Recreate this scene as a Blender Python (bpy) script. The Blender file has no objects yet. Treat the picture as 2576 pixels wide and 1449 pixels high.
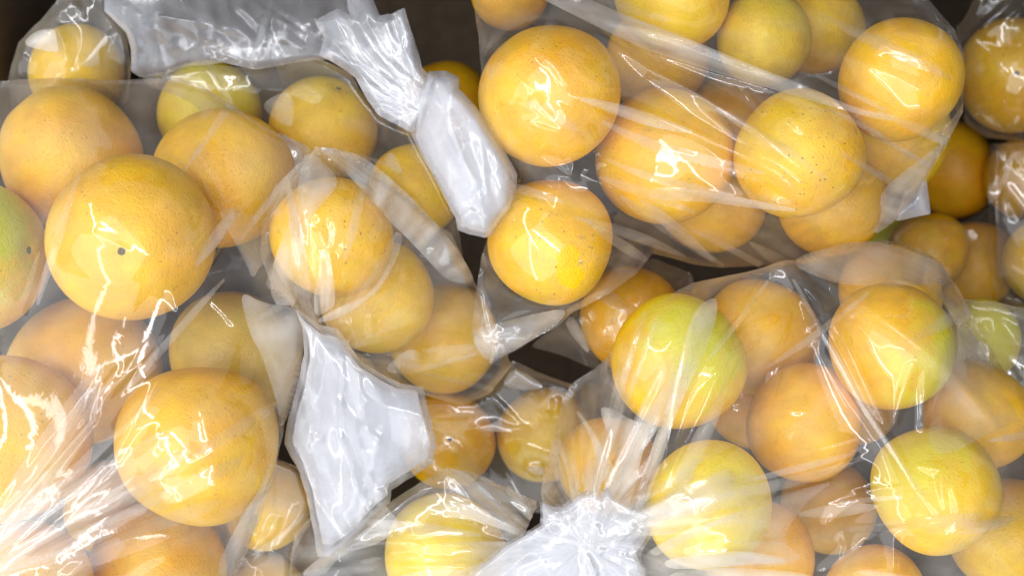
import bpy, math, random
import numpy as np
from mathutils import Vector, Matrix, Quaternion

# ------------------------------------------------------------------ camera, light, exposure
scene = bpy.context.scene
COL = scene.collection
W, Hh = 2576.0, 1449.0                      # the photograph measured at this size
CAM_H = 0.80                                # metres above the zero level of the heap
HALF = 0.2925                               # half the width seen at the zero level
K = HALF / CAM_H / (W / 2)                  # ray slope per measured pixel

cam_data = bpy.data.cameras.new("camera")
cam = bpy.data.objects.new("camera", cam_data)
COL.objects.link(cam)
cam.location = (0, 0, CAM_H)
cam.rotation_euler = (0, 0, 0)
cam_data.sensor_width = 36.0
cam_data.lens = 18.0 / (HALF / CAM_H)
cam_data.clip_start = 0.01
cam_data.clip_end = 50.0
cam_data.dof.use_dof = True
cam_data.dof.focus_distance = CAM_H - 0.055
cam_data.dof.aperture_fstop = 6.0
scene.camera = cam

world = bpy.data.worlds.new("World")
scene.world = world
world.use_nodes = True
bg = world.node_tree.nodes["Background"]
bg.inputs["Color"].default_value = (0.86, 0.90, 1.0, 1)
bg.inputs["Strength"].default_value = 0.44

def tube(name, loc, target, sx, sy, power, color, roll=0.0):
    ld = bpy.data.lights.new(name, "AREA")
    ld.shape = "RECTANGLE"
    ld.size, ld.size_y = sx, sy
    ld.energy = power
    ld.color = color
    o = bpy.data.objects.new(name, ld)
    COL.objects.link(o)
    o.location = loc
    q = (Vector(target) - Vector(loc)).to_track_quat("-Z", "Y")
    o.rotation_euler = (q @ Quaternion((0, 0, 1), roll)).to_euler()
    return o

COOL = (0.97, 0.98, 1.0)
tube("ceiling_tube", (-0.95, -0.85, 1.25), (0, -.02, 0), 2.6, 0.10, 4.5, COOL, math.radians(-38))
tube("ceiling_tube", (-0.06, -0.12, 1.70), (-0.06, -0.12, 0), 2.4, 0.10, 8, COOL, math.radians(-38))
tube("ceiling_tube", (-1.05, 0.35, 1.40), (-.2, 0, 0), 2.0, 0.07, 4, COOL, math.radians(50))
tube("fill_panel", (-0.9, -0.9, 2.10), (0, 0, 0), 4.0, 4.0, 56, COOL, 0)  # unseen soft fill lamp, added to brighten the whole heap

vs = scene.view_settings
scene.display_settings.display_device = "sRGB"
vs.view_transform = "Standard"
vs.look = "None"
vs.exposure = 0.56
vs.gamma = 1.0
scene.render.engine = "CYCLES"
cy = scene.cycles
cy.max_bounces = 24
cy.diffuse_bounces = 4
cy.glossy_bounces = 4
cy.transmission_bounces = 6
cy.transparent_max_bounces = 40
cy.caustics_reflective = False
cy.caustics_refractive = False
cy.use_denoising = True

# ------------------------------------------------------------------ geometry helpers
def px(x, y, z):
    """World point seen at measured pixel (x, y) and height z."""
    h = CAM_H - z
    return ((x - W / 2) * K * h, (Hh / 2 - y) * K * h, z)

def scale_at(z):
    return K * (CAM_H - z)

def tag(o, label=None, cat=None, group=None, kind=None):
    if label: o["label"] = label
    if cat: o["category"] = cat
    if group: o["group"] = group
    if kind: o["kind"] = kind
    return o

def new_obj(name, mesh, parent=None, mat=None):
    o = bpy.data.objects.new(name, mesh)
    COL.objects.link(o)
    if parent is not None:
        o.parent = parent
    if mat is not None and not mesh.materials:
        mesh.materials.append(mat)
    return o

def empty(name, loc=(0, 0, 0)):
    o = bpy.data.objects.new(name, None)
    COL.objects.link(o)
    o.location = loc
    o.empty_display_size = 0.02
    return o

# ------------------------------------------------------------------ materials
def nodes_of(name):
    m = bpy.data.materials.new(name)
    m.use_nodes = True
    nt = m.node_tree
    nt.nodes.clear()
    return m, nt

class NT:
    def __init__(s, nt): s.nt = nt
    def n(s, t, **kw):
        nd = s.nt.nodes.new(t)
        for k, v in kw.items(): setattr(nd, k, v)
        return nd
    def l(s, a, b): s.nt.links.new(a, b)
    def math(s, op, a, b=None, clamp=False):
        nd = s.n("ShaderNodeMath", operation=op, use_clamp=clamp)
        for i, v in enumerate((a, b)):
            if v is None: continue
            if hasattr(v, "is_linked"): s.l(v, nd.inputs[i])
            else: nd.inputs[i].default_value = v
        return nd.outputs[0]
    def ramp(s, v, a, b, c=0.0, d=1.0, smooth=True):
        nd = s.n("ShaderNodeMapRange", clamp=True)
        if smooth: nd.interpolation_type = "SMOOTHSTEP"
        s.l(v, nd.inputs[0])
        for i, q in enumerate((a, b, c, d)): nd.inputs[i + 1].default_value = q
        return nd.outputs[0]
    def mixc(s, f, a, b):
        nd = s.n("ShaderNodeMix", data_type="RGBA")
        if hasattr(f, "is_linked"): s.l(f, nd.inputs[0])
        else: nd.inputs[0].default_value = f
        for i, v in ((6, a), (7, b)):
            if hasattr(v, "is_linked"): s.l(v, nd.inputs[i])
            else: nd.inputs[i].default_value = (*v, 1) if len(v) == 3 else v
        return nd.outputs[2]

def orange_material():
    m, nt = nodes_of("orange_peel"); t = NT(nt)
    tc = t.n("ShaderNodeTexCoord"); oc = tc.outputs["Object"]
    info = t.n("ShaderNodeObjectInfo")
    off = t.n("ShaderNodeVectorMath", operation="SCALE"); off.inputs[3].default_value = 37.0
    cmb = t.n("ShaderNodeCombineXYZ")
    for i in range(3): t.l(info.outputs["Random"], cmb.inputs[i])
    t.l(cmb.outputs[0], off.inputs[0])
    add = t.n("ShaderNodeVectorMath", operation="ADD")
    t.l(oc, add.inputs[0]); t.l(off.outputs[0], add.inputs[1])
    p = add.outputs[0]
    def noise(scale, detail=3, rough=.5):
        nd = t.n("ShaderNodeTexNoise"); nd.inputs["Scale"].default_value = scale
        nd.inputs["Detail"].default_value = detail; nd.inputs["Roughness"].default_value = rough
        t.l(p, nd.inputs["Vector"]); return nd.outputs["Fac"]
    base = info.outputs["Color"]
    hsv = t.n("ShaderNodeHueSaturation"); t.l(base, hsv.inputs["Color"])
    t.l(t.ramp(noise(1.6, 3), .3, .7, .494, .508), hsv.inputs["Hue"])
    t.l(t.ramp(noise(2.4, 4), .3, .7, .90, 1.10), hsv.inputs["Value"])
    c = hsv.outputs[0]
    # unripe green flush on one side
    ga = t.n("ShaderNodeAttribute", attribute_type="OBJECT", attribute_name="green")
    gd = t.n("ShaderNodeAttribute", attribute_type="OBJECT", attribute_name="green_dir")
    dot = t.n("ShaderNodeVectorMath", operation="DOT_PRODUCT")
    t.l(oc, dot.inputs[0]); t.l(gd.outputs["Vector"], dot.inputs[1])
    g = t.math("ADD", dot.outputs["Value"], t.ramp(noise(2.4, 6, .65), .25, .75, -.5, .5, False))
    g = t.math("MULTIPLY", t.ramp(g, .15, 1.0), ga.outputs["Fac"], True)
    c = t.mixc(t.math("MULTIPLY", g, .88), c, (0.47, 0.56, 0.02))
    # fine speckle of oil glands, a few dark specks and scars
    vor = t.n("ShaderNodeTexVoronoi"); vor.inputs["Scale"].default_value = 10.0
    t.l(p, vor.inputs["Vector"])
    spot = t.ramp(vor.outputs["Distance"], .09, .20, .85, 0)
    spot = t.math("MULTIPLY", spot, t.ramp(noise(2.1, 2), .42, .58))
    sa = t.n("ShaderNodeAttribute", attribute_type="OBJECT", attribute_name="specks")
    spot = t.math("MULTIPLY", spot, t.math("ADD", sa.outputs["Fac"], .15), True)
    c = t.mixc(spot, c, (0.16, 0.085, 0.02))
    scar = t.math("MULTIPLY", t.ramp(noise(5, 6, .75), .56, .68), t.ramp(noise(1.3, 2), .46, .60))
    scar = t.math("MULTIPLY", scar, t.math("MULTIPLY", sa.outputs["Fac"], .7))
    c = t.mixc(scar, c, (0.30, 0.19, 0.06))
    pore = t.n("ShaderNodeTexVoronoi"); pore.inputs["Scale"].default_value = 26.0
    t.l(p, pore.inputs["Vector"])
    c = t.mixc(t.ramp(pore.outputs["Distance"], .0, .35, .07, 0), c, (0.55, 0.24, 0.02))
    bs = t.n("ShaderNodeBsdfPrincipled")
    t.l(c, bs.inputs["Base Color"])
    bs.inputs["Roughness"].default_value = .40
    bs.inputs["Specular IOR Level"].default_value = .45
    bs.inputs["Subsurface Weight"].default_value = .12
    bs.inputs["Subsurface Radius"].default_value = (1.0, .5, .12)
    bs.inputs["Subsurface Scale"].default_value = .004
    bump = t.n("ShaderNodeBump"); bump.inputs["Strength"].default_value = .3
    bump.inputs["Distance"].default_value = .0011
    hgt = t.math("ADD", t.ramp(pore.outputs["Distance"], .0, .5, 0, 1), t.math("MULTIPLY", noise(9, 4), 1.5))
    t.l(hgt, bump.inputs["Height"]); t.l(bump.outputs[0], bs.inputs["Normal"])
    out = t.n("ShaderNodeOutputMaterial"); t.l(bs.outputs[0], out.inputs[0])
    return m

def film_material(name, rough=.055, tint=(.90, .91, .95), crinkle=.25):
    """Clear polythene: share of light scattered grows with the path length through the film."""
    m, nt = nodes_of(name); t = NT(nt)
    tc = t.n("ShaderNodeTexCoord"); oc = tc.outputs["Object"]
    geo = t.n("ShaderNodeNewGeometry")
    dot = t.n("ShaderNodeVectorMath", operation="DOT_PRODUCT")
    t.l(geo.outputs["Incoming"], dot.inputs[0]); t.l(geo.outputs["Normal"], dot.inputs[1])
    cosv = t.math("MAXIMUM", t.math("ABSOLUTE", dot.outputs["Value"]), .10)
    at = t.n("ShaderNodeAttribute", attribute_type="GEOMETRY", attribute_name="haze")
    nz = t.n("ShaderNodeTexNoise"); nz.inputs["Scale"].default_value = 26; nz.inputs["Detail"].default_value = 5
    nz.inputs["Roughness"].default_value = .6
    t.l(oc, nz.inputs["Vector"])
    hz = t.math("MULTIPLY", at.outputs["Fac"], t.ramp(nz.outputs["Fac"], .3, .7, .70, 1.35))
    tau = t.math("DIVIDE", hz, cosv)
    milk = t.math("SUBTRACT", 1.0, t.math("EXPONENT", t.math("MULTIPLY", tau, -1.0)))
    tr = t.n("ShaderNodeBsdfTransparent"); tr.inputs[0].default_value = (.985, .985, .985, 1)
    df = t.n("ShaderNodeBsdfDiffuse"); df.inputs[0].default_value = (*tint, 1)
    tl = t.n("ShaderNodeBsdfTranslucent"); tl.inputs[0].default_value = (*tint, 1)
    mx = t.n("ShaderNodeMixShader"); mx.inputs[0].default_value = .33
    t.l(df.outputs[0], mx.inputs[1]); t.l(tl.outputs[0], mx.inputs[2])
    m2 = t.n("ShaderNodeMixShader"); t.l(milk, m2.inputs[0])
    t.l(tr.outputs[0], m2.inputs[1]); t.l(mx.outputs[0], m2.inputs[2])
    gl = t.n("ShaderNodeBsdfGlossy"); gl.inputs["Roughness"].default_value = rough
    gl.inputs["Color"].default_value = (1, 1, 1, 1)
    n2 = t.n("ShaderNodeTexNoise"); n2.inputs["Scale"].default_value = 85; n2.inputs["Detail"].default_value = 3
    n2.inputs["Distortion"].default_value = .8
    t.l(oc, n2.inputs["Vector"])
    bump = t.n("ShaderNodeBump"); bump.inputs["Strength"].default_value = crinkle
    bump.inputs["Distance"].default_value = .0012
    t.l(n2.outputs["Fac"], bump.inputs["Height"]); t.l(bump.outputs[0], gl.inputs["Normal"])
    one = t.math("SUBTRACT", 1.0, cosv)
    fr = t.math("ADD", t.math("MULTIPLY", t.math("POWER", one, 5.0), .55), .058)
    m3 = t.n("ShaderNodeMixShader"); t.l(fr, m3.inputs[0])
    t.l(m2.outputs[0], m3.inputs[1]); t.l(gl.outputs[0], m3.inputs[2])
    out = t.n("ShaderNodeOutputMaterial"); t.l(m3.outputs[0], out.inputs[0])
    return m

def simple_material(name, color, rough=.8, bump=.3, scale=60, var=.2):
    m, nt = nodes_of(name); t = NT(nt)
    tc = t.n("ShaderNodeTexCoord")
    nz = t.n("ShaderNodeTexNoise"); nz.inputs["Scale"].default_value = scale; nz.inputs["Detail"].default_value = 6
    t.l(tc.outputs["Object"], nz.inputs["Vector"])
    dark = tuple(v * (1 - var) for v in color); lite = tuple(min(1, v * (1 + var)) for v in color)
    c = t.mixc(t.ramp(nz.outputs["Fac"], .3, .7), dark, lite)
    bs = t.n("ShaderNodeBsdfPrincipled"); t.l(c, bs.inputs["Base Color"]); bs.inputs["Roughness"].default_value = rough
    b = t.n("ShaderNodeBump"); b.inputs["Strength"].default_value = bump; b.inputs["Distance"].default_value = .0006
    t.l(nz.outputs["Fac"], b.inputs["Height"]); t.l(b.outputs[0], bs.inputs["Normal"])
    out = t.n("ShaderNodeOutputMaterial"); t.l(bs.outputs[0], out.inputs[0])
    return m

M_ORANGE = orange_material()
M_FILM = film_material("polythene_film", tint=(.95, .915, .85), crinkle=.10)
M_BUNCH = film_material("bunched_polythene", rough=.12, tint=(.78, .80, .86), crinkle=.03)
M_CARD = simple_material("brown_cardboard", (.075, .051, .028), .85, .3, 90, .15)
M_STEM = simple_material("dry_stem_scar", (.10, .065, .03), .9, .6, 300, .4)
M_STEMG = simple_material("green_stem_button", (.05, .09, .03), .8, .6, 300, .4)
M_SHELF = simple_material("shelf_board", (.20, .19, .18), .6, .1, 20, .1)

# ------------------------------------------------------------------ the box
def box_mesh(name, lo, hi, bev=.0015):
    import bmesh
    bm = bmesh.new()
    bmesh.ops.create_cube(bm, size=1)
    for v in bm.verts:
        v.co = Vector([lo[i] + (v.co[i] + .5) * (hi[i] - lo[i]) for i in range(3)])
    bmesh.ops.bevel(bm, geom=bm.edges[:], offset=bev, segments=2, affect="EDGES")
    me = bpy.data.meshes.new(name); bm.to_mesh(me); bm.free()
    return me

BZ, RIM = -0.43, -0.055
XL, XR, YT, YB = -0.318, 0.352, 0.270, -0.225
root = empty("cardboard_box", (0, 0, BZ))
tag(root, "brown cardboard box whose inner wall shows in the top left corner, filled with bagged oranges", "box")
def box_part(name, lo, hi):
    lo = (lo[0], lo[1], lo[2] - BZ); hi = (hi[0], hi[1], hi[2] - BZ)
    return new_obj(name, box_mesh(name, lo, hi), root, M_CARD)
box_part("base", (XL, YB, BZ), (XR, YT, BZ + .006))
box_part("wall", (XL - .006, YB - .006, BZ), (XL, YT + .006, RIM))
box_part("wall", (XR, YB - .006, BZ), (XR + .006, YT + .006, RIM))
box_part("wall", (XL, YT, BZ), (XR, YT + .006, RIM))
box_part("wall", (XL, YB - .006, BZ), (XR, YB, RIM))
box_part("shade_board", (XR + .0005, YB + .01, RIM + .001), (XR + .0045, YT - .01, RIM + .19))  # unseen upright board, added to keep light off the right edge
box_part("shade_board", (XL + .01, YT + .0005, RIM + .001), (XR - .01, YT + .0045, RIM + .19))  # the same along the top edge, added out of view for shade
sh = new_obj("shelf", box_mesh("shelf", (-1.0, -.8, BZ - .034), (1.0, .8, BZ - .004)), None, M_SHELF)
tag(sh, kind="structure")

# ------------------------------------------------------------------ oranges
GOLD, AMBER, YEL, OLIVE, DEEP_SHADE, LEMON = ((.80, .44, .004), (.82, .435, .004), (.82, .49, .004),
                                        (.62, .42, .02), (.74, .37, .006), (.86, .60, .02))  # fifth tone: browner peel with the shade of low-lying fruit put into it
ORANGES = [
 # bag, x, y, r, z, colour, green amount, green dir(px), stem dir or None, specks, label
 ("L", 178, 395, 182, .000, AMBER, 0, None, None, .3, "orange at the upper left under the film, above the one with the dark navel dot"),
 ("L", 563, 447, 184, .020, AMBER, 0, None, None, .3, "orange under a white vertical crease, right of the one with the navel dot"),
 ("L", 335, 600, 210, .045, GOLD, 0, None, (.12, -.19, .97), .4, "large orange with a small dark navel dot, at the front of the left bag"),
 ("L", -72, 640, 196, .012, YEL, 1.0, (.4, .4, .82), (.90, .05, .35), .3, "green and yellow orange cut by the left edge of the photo"),
 ("L", 212, 930, 192, -.008, AMBER, 0, None, None, .2, "orange directly below the one with the navel dot, in the left bag"),
 ("L", 5, 1108, 214, .030, GOLD, .2, (-.6, .6, .5), (-.15, .42, .88), .5, "large orange low at the left edge with a green stem button"),
 ("L", 500, 1117, 208, .050, GOLD, 0, None, None, .3, "big glossy orange beneath the long creases, lower middle of the left bag"),
 ("L", 55, 1500, 186, .020, GOLD, 0, None, None, .3, "orange in the bottom left corner where the pleats gather"),
 ("L", 395, 1440, 182, .002, AMBER, 0, None, None, .2, "orange at the bottom behind the pleats of the left bag"),
 ("L", 590, 895, 165, -.030, OLIVE, 0, None, None, .2, "dull olive orange deep between two big oranges of the left bag"),
 ("U", 815, 330, 136, -.030, YEL, .15, (.3, .8, .4), (.35, .75, .55), .6, "yellow orange with dark specks left of the white twisted bag neck"),
 ("U", 525, 285, 130, -.045, LEMON, .35, (.4, .5, .6), None, .1, "pale yellow orange half veiled behind the peak of the left bag"),
 ("U", 1048, 478, 122, -.050, YEL, .1, (-.3, -.6, .7), None, .6, "orange half hidden beside the lower end of the white twisted neck"),
 ("C", 838, 598, 158, .028, GOLD, 0, None, None, 1.0, "orange dotted with fine dark specks under a looped highlight, in the middle bag"),
 ("C", 950, 745, 146, .012, YEL, 0, None, None, .2, "bright yellow orange in the middle bag, just below the dotted one"),
 ("C", 1120, 848, 142, -.018, YEL, 0, None, None, .2, "blurred yellow orange at the lower right of the middle bag"),
 ("R", 1383, 235, 181, .038, AMBER, 0, None, None, .4, "deep orange fruit at the upper left of the top right bag"),
 ("R", 1677, 395, 176, .026, GOLD, 0, None, None, .3, "pale orange under silvery creases, middle of the top right bag"),
 ("R", 2010, 390, 166, .030, GOLD, .25, (-.6, .4, .6), None, 1.0, "orange with a scurfy dark speckled shoulder in the top right bag"),
 ("R", 1385, 608, 166, .020, GOLD, 0, None, None, .9, "orange with a brown scratch, in the lower left corner of the top right bag"),
 ("R", 2266, 200, 159, .018, AMBER, 0, None, None, .2, "smooth orange with a bright shine at the right end of the top right bag"),
 ("R", 1690, -12, 146, .000, YEL, .2, (-.3, -.3, .8), None, .2, "yellow orange cut by the top edge above the pale fold"),
 ("R", 1925, 95, 122, -.020, OLIVE, .0, (-.2, -.3, .9), None, .5, "olive green orange in shade above the pale fold"),
 ("R", 2055, 70, 118, -.022, YEL, .1, (0, .3, .8), None, .4, "yellow orange with a frosted patch, left of the smooth shiny one"),
 ("R", 1655, 150, 132, -.050, DEEP_SHADE, .1, (.2, .2, .8), None, .2, "brownish orange deep behind the pale fold of the top right bag"),
 ("R", 2245, 345, 152, -.025, YEL, 0, None, None, .3, "orange under the smooth shiny one, at the right side of its bag"),
 ("R", 1790, 505, 136, -.030, GOLD, 0, None, None, .2, "orange peeking out below the pale one at the bag's lower edge"),
 ("R", 2090, 515, 138, -.022, GOLD, 0, None, None, .2, "orange below the scurfy speckled one at the bag's lower edge"),
 ("R", 1285, -25, 100, -.035, DEEP_SHADE, 0, None, None, .2, "small dark orange cut by the top edge at the bag's left corner"),
 ("K", 1590, 805, 134, -.062, AMBER, 0, None, None, .3, "orange in shadow between the two right bags, under a triangle of film"),
 ("B", 1705, 908, 172, .030, YEL, .75, (.25, .45, .75), None, .1, "green and yellow orange at the upper left of the knotted bag"),
 ("B", 1915, 848, 150, .002, GOLD, 0, None, None, .2, "orange behind the ribbed creases, between two greenish fruits of the knotted bag"),
 ("B", 2240, 868, 162, .032, GOLD, .7, (.75, -.35, .55), None, .4, "orange with a green right flank, crossed by two bright creases"),
 ("B", 2240, 740, 130, -.030, AMBER, 0, None, None, .2, "orange at the very top of the knotted bag, behind the green flanked one"),
 ("B", 2026, 1068, 149, .022, AMBER, 0, None, None, .2, "orange with small wet glints in the centre of the knotted bag"),
 ("B", 1782, 1272, 162, .052, LEMON, .15, (.2, .3, .8), None, .0, "bright lemon yellow orange right of the white knot"),
 ("B", 2352, 1232, 161, .045, YEL, .55, (-.65, .5, .5), None, .3, "yellow orange with a green upper left side, low in the knotted bag"),
 ("B", 2462, 1045, 140, .000, AMBER, 0, None, None, .2, "orange behind the green and yellow ones, at the right side of the knotted bag"),
 ("B", 1908, 1400, 146, .002, AMBER, 0, None, None, .2, "orange under the pleats at the bottom, right of the white knot"),
 ("B", 2205, 1492, 128, .018, GOLD, 0, None, None, .2, "orange cut by the bottom edge below the crumpled dark patch"),
 ("B", 2530, 1345, 142, -.010, GOLD, .15, (0, 0, 1), None, .3, "orange in the bottom right corner"),
 ("B", 1530, 1170, 126, -.022, AMBER, 0, None, None, .2, "orange blurred behind the left skirt of the knotted bag"),
 ("M", 1125, 1105, 124, -.085, GOLD, 0, None, (.1, .1, .9), .3, "deep set orange next to the white bag tail, left of a pair"),
 ("M", 1368, 1095, 124, -.085, YEL, .15, (.3, -.3, .8), None, .2, "deep set orange with a frosted smear, right of a pair"),
 ("F", 1125, 1402, 162, .005, LEMON, .1, (-.3, .7, .5), None, .1, "yellow orange under a tent of film at the bottom centre"),
 ("S", 668, 1272, 116, -.055, YEL, .0, None, None, .1, "yellow orange poking out between the left bag and the white tail"),
 ("S", 655, 1500, 110, -.080, YEL, .1, (0, 0, 1), None, .1, "yellow orange at the bottom edge right of the left bag"),
 ("T", 195, 182, 120, -.085, YEL, .1, (.2, .4, .8), None, .4, "orange by itself in the top left corner beside the cardboard"),
 ("E", 2552, 190, 146, -.150, DEEP_SHADE, .15, (0, .3, .8), (-.30, -.12, .94), .9, "dark orange with a stem scar in the upper right corner"),
 ("X", 2395, 430, 118, -.19, DEEP_SHADE, 0, None, None, .3, "dim orange in the deep gap behind the top right bag"),
 ("X", 2590, 450, 110, -.18, DEEP_SHADE, 0, None, None, .3, "dim orange at the right edge below the dark stemmed one"),
 ("X", 2455, 665, 112, -.21, DEEP_SHADE, 0, None, None, .3, "nearly black orange deep above the right shoulder of the knotted bag"),
 ("X", 2640, 660, 112, -.13, YEL, 0, None, None, .5, "shaded yellow orange half cut by the right edge"),
 ("X", 2232, 620, 100, -.17, YEL, .9, (0, 0, 1), None, .2, "green fruit glimpsed below the torn film corner"),
 ("X", 2335, 632, 100, -.160, AMBER, 0, None, None, .3, "orange glimpsed right of the small green fruit"),
 ("Y", 2465, 858, 104, -.060, LEMON, .7, (0, .2, .9), None, .2, "pale green and yellow fruit at the right edge, outside the knotted bag"),
 ("B", 2150, 1010, 112, -.060, DEEP_SHADE, 0, None, None, .2, "small patch of orange showing deep between the two green flanked fruits of the knotted bag"),
 ("B", 1890, 1010, 118, -.075, DEEP_SHADE, 0, None, None, .2, "brownish orange deep in the cloudy gap at the middle of the knotted bag"),
 ("B", 2085, 1270, 120, -.070, DEEP_SHADE, 0, None, None, .2, "dark orange under the crumpled glinting patch low in the knotted bag"),
 ("L", 285, 1275, 120, -.070, DEEP_SHADE, 0, None, None, .2, "dark orange in the gap where the long pleats of the left bag run together"),
 ("R", 1840, 300, 118, -.085, DEEP_SHADE, 0, None, None, .2, "dark orange in the narrow gap left of the scurfy speckled one"),
 ("Z", 1120, 275, 125, -.200, DEEP_SHADE, 0, None, None, .2, "dark orange deep in the gap right of the white twisted neck"),
]
GROUPS = dict(L="oranges in the left bag", U="oranges in the bag with the twisted neck", C="oranges in the middle bag",
              R="oranges in the top right bag", B="oranges in the knotted bag", M="oranges in the sunken bag",
              S="oranges in the bag squeezed below", X="oranges deep in the box")

# settle the heap: where two fruits overlap, push the lower one down along its own line of sight
P = [dict(x=o[1], y=o[2], rp=o[3], z=o[4]) for o in ORANGES]
for it in range(160):
    moved = 0
    for i in range(len(P)):
        for j in range(i + 1, len(P)):
            a, b = P[i], P[j]
            ra, rb = a["rp"] * scale_at(a["z"]), b["rp"] * scale_at(b["z"])
            pa, pb = Vector(px(a["x"], a["y"], a["z"])), Vector(px(b["x"], b["y"], b["z"]))
            gap = (pa - pb).length - (ra + rb) * .985
            if gap < 0:
                lo, hi = (a, b) if a["z"] < b["z"] else (b, a)
                lo["z"] -= min(.004, -gap * .6 + .0003)
                hi["z"] += min(.0006, -gap * .1)
                moved += 1
    if not moved: break
if __import__("os").environ.get("DBG"):
    for o, p in zip(ORANGES, P): print("Z", o[1], o[2], o[4], round(p["z"], 3), round(p["rp"] * scale_at(p["z"]), 4))
SPH = {}
for o, p in zip(ORANGES, P):
    p["r"] = p["rp"] * scale_at(p["z"]); p["c"] = px(p["x"], p["y"], p["z"])
    SPH.setdefault(o[0], []).append((*p["c"], p["r"]))

def orange_mesh(seed):
    rng = np.random.default_rng(seed)
    nu, nv = 56, 34
    th = np.linspace(0, 2 * np.pi, nu, endpoint=False)
    ph = np.linspace(0, np.pi, nv + 1)
    vv = [(0, 0, 1)]
    for p in ph[1:-1]:
        for t_ in th: vv.append((math.sin(p) * math.cos(t_), math.sin(p) * math.sin(t_), math.cos(p)))
    vv.append((0, 0, -1)); v = np.array(vv)
    d = np.ones(len(v))
    for k in range(7):
        n = rng.normal(size=3); n /= np.linalg.norm(n)
        d += rng.uniform(-.024, .013) * np.cos(rng.uniform(2, 4) * (v @ n) + rng.uniform(0, 6))
    d *= 1 - rng.uniform(.02, .07) * np.abs(v[:, 2]) ** 2
    d -= .045 * np.exp(-((1 - v[:, 2]) / .012))
    d -= .02 * np.exp(-((1 + v[:, 2]) / .012))
    v = v * d[:, None]
    f = []
    for i in range(nu): f.append((0, 1 + i, 1 + (i + 1) % nu))
    for r in range(nv - 2):
        for i in range(nu):
            a, b = 1 + r * nu + i, 1 + r * nu + (i + 1) % nu
            f.append((a, a + nu, b + nu, b))
    l0 = 1 + (nv - 2) * nu
    for i in range(nu): f.append((l0 + i, len(v) - 1, l0 + (i + 1) % nu))
    me = bpy.data.meshes.new("orange"); me.from_pydata(v.tolist(), [], f)
    me.polygons.foreach_set("use_smooth", [True] * len(f)); me.materials.append(M_ORANGE)
    return me

def stem_mesh(mat):
    v, f = [], []
    n = 10
    rings = [(.0, .014), (.032, .016), (.056, .008), (.075, -.020)]
    rr = random.Random(4)
    v.append((0, 0, .004))
    for r, z in rings[1:]:
        for i in range(n):
            a = 2 * math.pi * i / n
            k = 1 + rr.uniform(-.22, .22)
            v.append((r * k * math.cos(a), r * k * math.sin(a), z))
    for i in range(n): f.append((0, 1 + i, 1 + (i + 1) % n))
    for q in range(len(rings) - 2):
        for i in range(n):
            a, b = 1 + q * n + i, 1 + q * n + (i + 1) % n
            f.append((a, a + n, b + n, b))
    me = bpy.data.meshes.new("stem_button"); me.from_pydata(v, [], f); me.materials.append(mat)
    return me

OM = [orange_mesh(s) for s in range(6)]
ST, STG = stem_mesh(M_STEM), stem_mesh(M_STEMG)
rnd = random.Random(11)
for i, (o, p) in enumerate(zip(ORANGES, P)):
    bag, x, y, rp, z, colr, green, gdir, stem, specks, label = o
    ob = new_obj("orange", OM[i % 6])
    ob.location = p["c"]; ob.scale = (p["r"],) * 3
    if stem:
        q = Vector((0, 0, 1)).rotation_difference(Vector(stem).normalized()) @ Quaternion((0, 0, 1), rnd.uniform(0, 6))
    else:
        d = Vector((rnd.uniform(-1, 1), rnd.uniform(-1, 1), rnd.uniform(-.55, .1))).normalized()
        q = Vector((0, 0, 1)).rotation_difference(d) @ Quaternion((0, 0, 1), rnd.uniform(0, 6))
    ob.rotation_euler = q.to_euler()
    j = rnd.uniform(-.03, .03)
    ob.color = (colr[0] + j, colr[1] + j, colr[2], 1)
    gd = q.inverted() @ Vector(gdir or (0, 0, 1)).normalized()
    ob["green"] = float(green); ob["green_dir"] = [gd.x, gd.y, gd.z]; ob["specks"] = float(specks)
    tag(ob, label, "orange", GROUPS.get(bag))
    if stem:
        s = new_obj("stem_button", STG if "green stem" in label or green > .5 else ST, ob)
        s.location = (0, 0, OM[i % 6].vertices[0].co.z - .005)

# ------------------------------------------------------------------ film: a sheet stretched over what it holds
def polyseg(pts, closed=False):
    a = np.array(pts, float)
    return (a, np.roll(a, -1, 0)) if closed else (a[:-1], a[1:])

def dist_poly(X, Y, pts, closed=False):
    """distance, arc position 0..1, nearest point, signed side and segment index to a polyline"""
    A, B = polyseg([p[:2] for p in pts], closed)
    L = np.hypot(*(B - A).T); cum = np.concatenate([[0], np.cumsum(L)]); tot = max(cum[-1], 1e-6)
    best = np.full(X.shape, 1e18); s = np.zeros(X.shape); nx = np.zeros(X.shape); ny = np.zeros(X.shape)
    sd = np.zeros(X.shape); seg = np.zeros(X.shape, int); tt = np.zeros(X.shape)
    for i in range(len(A)):
        dx, dy = B[i] - A[i]; l2 = dx * dx + dy * dy + 1e-9
        t = np.clip(((X - A[i, 0]) * dx + (Y - A[i, 1]) * dy) / l2, 0, 1)
        qx, qy = A[i, 0] + t * dx, A[i, 1] + t * dy
        d = (X - qx) ** 2 + (Y - qy) ** 2
        m = d < best
        best[m] = d[m]; s[m] = ((cum[i] + t * L[i]) / tot)[m]; nx[m] = qx[m]; ny[m] = qy[m]
        sd[m] = np.sign((X - A[i, 0]) * dy - (Y - A[i, 1]) * dx)[m]; seg[m] = i; tt[m] = t[m]
    return np.sqrt(best), s, nx, ny, sd, seg, tt

def inside(X, Y, pts):
    A, B = polyseg([p[:2] for p in pts], True)
    c = np.zeros(X.shape, bool)
    for (x1, y1), (x2, y2) in zip(A, B):
        if y1 == y2: continue
        m = ((y1 > Y) != (y2 > Y)) & (X < (x2 - x1) * (Y - y1) / (y2 - y1) + x1)
        c ^= m
    return c

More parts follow.
